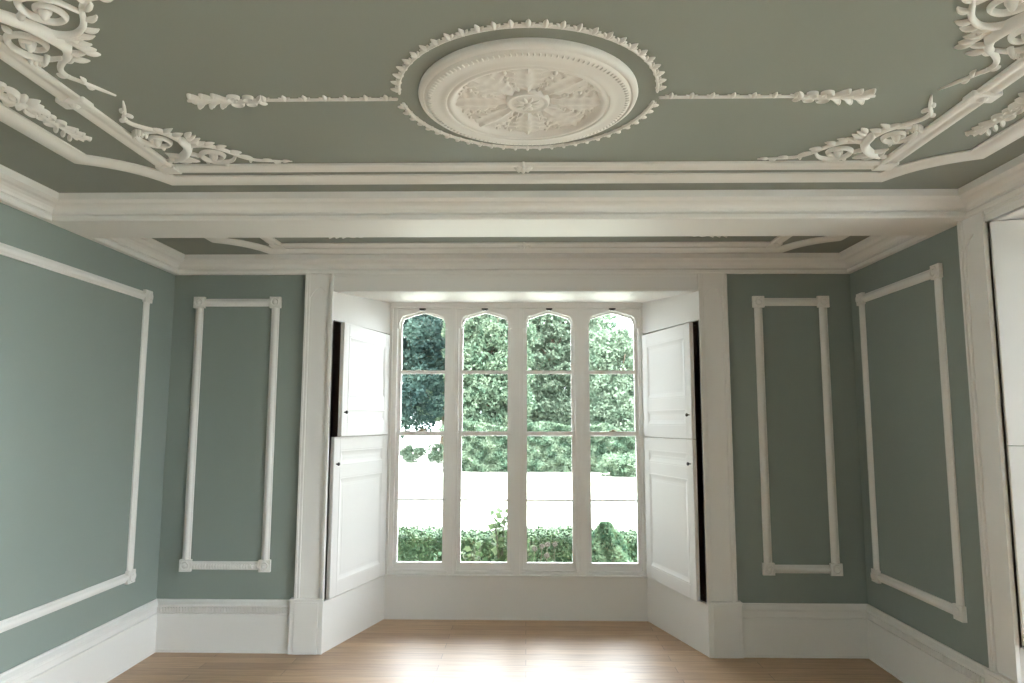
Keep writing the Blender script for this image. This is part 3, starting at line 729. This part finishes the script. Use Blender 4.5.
# ------------------------------------------------------------------ garden
struct(MB().add([(-60, 6.2, -.42), (60, 6.2, -.42), (60, 90, -.42), (-60, 90, -.42), (60, -40, -.42), (2.9, -40, -.42), (2.9, 6.2, -.42)], [(0, 1, 2, 3), (6, 5, 4, 1)]).build('lawn', LAWN), 'pale bright lawn between the hedge and the trees', 'lawn')

def foliage(name, mat, parent, n, sampler, size, label=None, aspect=.55):
    C = sampler(n); N = None
    if isinstance(C, tuple): C, N = C
    n = len(C)
    nor = rng.normal(size=(n, 3)); nor[:, 2] = np.abs(nor[:, 2]) * .8 + .15
    if N is not None: nor = rng.normal(size=(n, 3)) * .55 + N
    nor /= np.linalg.norm(nor, axis=1)[:, None]
    t = np.cross(nor, rng.normal(size=(n, 3))); t /= np.linalg.norm(t, axis=1)[:, None]
    b = np.cross(nor, t); s = size * rng.uniform(.6, 1.25, (n, 1))
    V = np.stack([C - t * s, C + b * s * aspect, C + t * s, C - b * s * aspect], 1).reshape(-1, 3)
    m = MB(); m.v = [tuple(v) for v in V]; m.f = [(4 * i, 4 * i + 1, 4 * i + 2, 4 * i + 3) for i in range(n)]
    return m.build(name, mat, parent, recalc=False)
def lumps(center, rad, k, lump, zmin=None, keep=None, seed=1, boxy=2):
    """clumped shell sampler: leaves on the surfaces of many lumps filling an ellipsoid"""
    g = np.random.default_rng(seed)
    d = g.normal(size=(k, 3)); d /= (np.abs(d) ** boxy).sum(1)[:, None] ** (1 / boxy)
    lc = np.array(center) + d * np.array(rad) * (g.uniform(.25, 1, (k, 1)) ** .5)
    lr = lump * g.uniform(.6, 1.3, k)
    if zmin is not None: lc[:, 2] = np.maximum(lc[:, 2], zmin + lr * .5)
    def f(n):
        i = g.integers(0, k, n); e = g.normal(size=(n, 3)); e /= np.linalg.norm(e, axis=1)[:, None]
        P = lc[i] + e * lr[i][:, None] * g.uniform(.75, 1.05, (n, 1)) * np.array((1, 1, .8))
        if zmin is not None: P = P[P[:, 2] > zmin]
        if keep is not None: P = P[keep(P)]
        return P
    return f
def tree(name, x, y, h, r, zlo, mat, label, n=9000, leaf=.15, lump=.75, seed=1, trunk=.22, k=60, boxy=2, tx=None):
    o = empty(name, (x, y, -.42), label, 'tree', 'trees beyond the lawn')
    zc = (h + zlo) / 2; tx = x if tx is None else tx
    foliage('foliage', mat, o, n, lumps((x, y, zc), (r, r * .8, (h - zlo) / 2), k, lump, zlo, None, seed, boxy), leaf)
    m = MB(); m.tube([(tx, y, -.42), (tx + .1, y, 1.2), (x, y + .1, zc), (x - .2, y, zc + (h - zlo) * .25)], [trunk * 1.3, trunk, trunk * .7, .05], 10)
    for q in range(4):
        a = q * 1.7; m.tube([(x, y, zc - .8 + .3 * q), (x + r * .4 * math.cos(a), y + r * .4 * math.sin(a), zc + .3 * q), (x + r * .75 * math.cos(a), y + r * .75 * math.sin(a), zc + .8 + .4 * q)], [trunk * .25, trunk * .18, .02], 8)
    m.build('trunk', BARK, o)
    return o
tree('dark_tree', -7.6, 37, 9.5, 3.4, .85, LEAF_DARK, 'dark blue green tree with overhanging crown, behind the first sash light', 70000, .12, .7, 3, .3, 260, 5, tx=-9.6)
tree('pale_tree', -6.3, 53, 12, 3.2, 1.6, LEAF_MID, 'paler leafy tree rising behind the dark blue green one', 40000, .14, .9, 4, .2, 150, 5)
tree('leafy_tree', -1.75, 32.6, 9.0, 1.75, -.38, LEAF_MID, 'grey green tree leafy to the ground, seen through the second sash light', 75000, .10, .5, 5, .2, 320, 5)
tree('leafy_tree', 1.5, 37, 10.4, 2.1, -.38, LEAF_PALE, 'pale green tree leafy to the ground, seen through the third sash light', 85000, .11, .55, 6, .2, 360, 5)
tree('leafy_tree', 4.25, 33, 5.9, 1.25, -.38, LEAF_PALE, 'lower thin topped tree with sky over it, seen through the fourth sash light', 34000, .10, .45, 8, .15, 190, 3)
tree('broad_tree', 1.0, 47, 13, 4.6, .6, LEAF_MID, 'broad tree standing behind the two trees that are leafy to the ground', 60000, .16, .9, 14, .3, 260, 5)
hy = empty('yew_hedge', (.6, 29.6, -.42), 'tall rough hedge at the far edge of the lawn, in front of the trees', 'hedge')
def yew_f(n):
    x = rng.uniform(-3.4, 4.5, n); top = 1.5 + .12 * np.sin(x * 2.1) - np.maximum(0, x - 3.3) * .6; z = -.4 + (top + .4) * rng.uniform(0, 1, n) ** .8
    lay = .09 * np.sin(z * 13 + np.sin(x * 3) * 2.5 + x * 2) + .12 * np.sin(x * 5 + z * 4) + .08 * np.sin(x * 11 - z * 7)
    return np.stack([x, 28.9 - lay + np.abs(rng.normal(0, .15, n)), z], 1)
foliage('foliage', LEAF_MID, hy, 26000, yew_f, .085)
MB().box(-3.2, 3.4, 29.2, 29.7, -.42, 1.2).build('inner_growth', LEAF_MID, hy)
tree('leafy_tree', 8.6, 38, 8, 3.0, .4, LEAF_MID, 'broad tree further along the lawn, past the thin topped tree', 9000, .17, .8, 9, .2, 60)
def shrub(name, x, y, z0, h, rx, ry, mat, label, n, leaf, lump, k, seed, group, taper=False):
    o = empty(name, (x, y, z0), label, 'shrub', group)
    if taper:
        g = np.random.default_rng(seed)
        def f(n):
            u = g.uniform(0, 1, n) ** .8; a = g.uniform(0, 2 * PI, n); rr = (rx * (1 - u) ** .75 * g.uniform(.6, 1.05, n) + .03) * (1 + .20 * np.sin(5 * a + 9 * u) + .16 * np.sin(3 * a - 21 * u))
            return np.stack([x + rr * np.cos(a), y + rr * ry / rx * np.sin(a), z0 + h * u], 1)
    else: f = lumps((x, y, z0 + h * .5), (rx, ry, h * .45), k, lump, z0, None, seed)
    foliage('foliage', mat, o, n, f, leaf)
    m = MB()
    for q in range(5):
        a = q * 1.3; m.tube([(x, y, z0), (x + rx * .2 * math.cos(a), y + ry * .2 * math.sin(a), z0 + h * .4), (x + rx * .4 * math.cos(a), y + ry * .4 * math.sin(a), z0 + h * .75)], [.02 * h, .015 * h, .005 * h], 6)
    m.build('stems', BARK, o).name = 'stem'
    return o
shrub('round_shrub', 3.75, 27, -.42, .85, .95, .7, LEAF_MID, 'low wide shrub on the lawn at the foot of the thin topped tree', 3500, .08, .28, 30, 21, 'shrubs on the lawn')
shrub('small_shrub', -5.75, 35.5, -.42, 0.8, .6, .4, LEAF_PALE, 'small pale shrub below the dark tree, the one nearer the shutters', 2200, .07, .2, 26, 22, 'shrubs on the lawn')
shrub('small_shrub', -4.35, 35, -.42, 0.9, .5, .4, LEAF_PALE, 'small pale shrub below the dark tree, the one nearer the mullion', 2200, .07, .2, 26, 23, 'shrubs on the lawn')

# box hedge under the window
hx0, hx1, hy0, hy1, hz = -3.2, 3.4, 7.62, 8.25, .40
def hedge_f(n):
    f = rng.uniform(0, 1, n); x = rng.uniform(hx0, hx1, n); P = np.zeros((n, 3)); P[:, 0] = x
    top = f < .42
    P[top, 1] = rng.uniform(hy0, hy1, top.sum()); P[top, 2] = hz + rng.normal(0, .022, top.sum()) + .02 * np.sin(P[top, 0] * 3)
    fr = ~top; P[fr, 2] = rng.uniform(-.4, hz, fr.sum()); P[fr, 1] = hy0 + np.abs(rng.normal(0, .05, fr.sum())) - .02 * np.sin(P[fr, 2] * 9 + P[fr, 0] * 5)
    N = np.zeros((n, 3)); N[top, 2] = 1; N[fr, 1] = -1; N[fr, 2] = .1
    return P, N
hg = empty('box_hedge', (0, 7.9, -.42), 'clipped box hedge running along below the garden window', 'hedge')
foliage('foliage', LEAF_BOX, hg, 60000, hedge_f, .019)
MB().box(hx0 + .05, hx1 - .05, hy0 + .07, hy1 - .03, -.42, hz - .05).build('inner_growth', LEAF_BOX, hg)
# planting in front of the hedge
shrub('cone_bush', .80, 7.15, -.42, 1.06, .42, .32, LEAF_BUSH, 'cone shaped bush outside the fourth sash light, in front of the hedge', 12000, .026, .1, 30, 31, 'plants below the window', True)
def perennial(name, x, y, h, n, spread, mat, label, leaf=.05, seed=1, L=.75):
    o = empty(name, (x, y, -.42), label, 'plant', 'plants below the window'); g = random.Random(seed)
    st = MB(); lf = MB()
    for i in range(n):
        a = g.uniform(0, 2 * PI); s = spread * g.uniform(.2, 1); hh = h * g.uniform(L, 1)
        pts = [(x + s * math.cos(a) * t * t, y + s * math.sin(a) * t * t, -.42 + hh * t) for t in (0, .35, .7, 1)]
        st.tube(pts, [.006, .005, .004, .002], 5)
        for q in range(13):
            t = .25 + .75 * q / 12; p = Vector((x + s * math.cos(a) * t * t, y + s * math.sin(a) * t * t, -.42 + hh * t))
            b = g.uniform(0, 2 * PI); d = Vector((math.cos(b), math.sin(b), g.uniform(.1, .7))).normalized(); w = d.cross(Vector((g.gauss(0, 1), g.gauss(0, 1), .6))).normalized() * leaf * .34
            ll = leaf * g.uniform(.7, 1.3) * (1.15 - .5 * t)
            lf.add([p, p + d * ll * .5 + w, p + d * ll, p + d * ll * .5 - w], [(0, 1, 2, 3)])
    lf.build('foliage', mat, o, recalc=False); st.build('stem', STALK, o)
    return o
perennial('tall_perennial', -.255, 7.1, 1.18, 14, .10, LEAF_LIGHT, 'tallest leafy stem outside the second sash light', .11, 2, .85)
perennial('leafy_perennial', -.52, 6.9, .90, 14, .15, LEAF_LIGHT, 'pale leafy clump at the foot of the tall stem', .095, 3)
perennial('leafy_perennial', -.02, 7.05, .90, 8, .11, LEAF_LIGHT, 'pale leafy clump beside the seedheads', .08, 4)
perennial('leafy_perennial', -.98, 7.15, .74, 12, .26, LEAF_BUSH, 'low leafy clump under the first sash light', .07, 5)
def seedhead(x, y, z, lean, label):
    o = empty('allium_seedhead', (x, y, -.42), label, 'flower', 'dried seedheads below the window')
    m = MB(); m.tube([(x, y, -.42), (x + lean * .3, y, z * .4), (x + lean, y, z)], [.005, .0045, .004], 6); m.build('stalk', STALK, o)
    k = MB(); g = random.Random(int(abs(x) * 1000))
    for i in range(70):
        d = Vector((g.gauss(0, 1), g.gauss(0, 1), g.gauss(0, 1))).normalized(); c = Vector((x + lean, y, z)); e = c + d * .022
        k.tube([c, e], [.0012, .0012], 3)
        u = d.orthogonal().normalized() * .0055; w = d.cross(u).normalized() * .0055
        k.add([e - u, e - w, e + u, e + w, e + d * .009, e - d * .006], [(0, 1, 4), (1, 2, 4), (2, 3, 4), (3, 0, 4), (1, 0, 5), (2, 1, 5), (3, 2, 5), (0, 3, 5)])
    k.build('flower_head', SEED, o)
for x, z, l, lab, yy in ((.055, .42, .03, 'pale round seedhead, outermost of the five and next to the leafy clump', 6.95), (.13, .42, .03, 'pale round seedhead, second from the leafy clump', 7.06), (.185, .46, .025, 'tallest of the pale seedheads, in the middle of the five', 6.95),
                     (.195, .375, .005, 'lowest of the pale round seedheads, below the tallest', 6.84), (.27, .45, .015, 'pale round seedhead furthest from the leafy clump', 7.02)):
    seedhead(x, yy, z, l, lab)

# ------------------------------------------------------------------ daylight, camera
sc = bpy.context.scene
w = bpy.data.worlds.new('overcast_sky'); sc.world = w; w.use_nodes = True
nt = w.node_tree; bg = nt.nodes['Background']
tc = nt.nodes.new('ShaderNodeTexCoord'); sx = nt.nodes.new('ShaderNodeSeparateXYZ'); cr = nt.nodes.new('ShaderNodeValToRGB')
cr.color_ramp.elements[0].position = 0; cr.color_ramp.elements[0].color = (.80, .87, .92, 1)
cr.color_ramp.elements[1].position = .7; cr.color_ramp.elements[1].color = (.96, .99, 1.03, 1)
nt.links.new(tc.outputs['Generated'], sx.inputs[0]); nt.links.new(sx.outputs['Z'], cr.inputs['Fac']); nt.links.new(cr.outputs['Color'], bg.inputs['Color'])
m1 = nt.nodes.new('ShaderNodeMath'); m1.operation = 'MULTIPLY_ADD'; m1.inputs[1].default_value = .55; m1.inputs[2].default_value = 1.0
m2 = nt.nodes.new('ShaderNodeMath'); m2.operation = 'MULTIPLY_ADD'; m2.inputs[1].default_value = -.13
nt.links.new(sx.outputs['X'], m1.inputs[0]); nt.links.new(sx.outputs['Y'], m2.inputs[0]); nt.links.new(m1.outputs[0], m2.inputs[2])
nt.links.new(m2.outputs[0], bg.inputs['Strength'])      # the cloud cover is brighter on the side of the sun

cam = bpy.data.cameras.new('camera'); co = bpy.data.objects.new('camera', cam); col.objects.link(co)
F = 694.93; cam.sensor_width = 36; cam.lens = F / 1024 * 36; cam.clip_start = .02; cam.clip_end = 500
p, yaw, roll = 0.1142, 0.0200, -0.0021
R = Matrix.Rotation(yaw, 4, 'Z') @ Matrix.Rotation(PI / 2 + p, 4, 'X') @ Matrix.Rotation(-roll, 4, 'Z')
co.matrix_world = Matrix.Translation((0, 0, CAM_Z)) @ R
sc.camera = co
sc.view_settings.view_transform = 'Standard'; sc.view_settings.look = 'None'; sc.view_settings.gamma = 1
sc.view_settings.use_curve_mapping = False
sc.view_settings.exposure = 4.46
sc.cycles.use_denoising = True
sc.cycles.max_bounces = 14; sc.cycles.diffuse_bounces = 8; sc.cycles.transparent_max_bounces = 24; sc.cycles.sample_clamp_indirect = 10
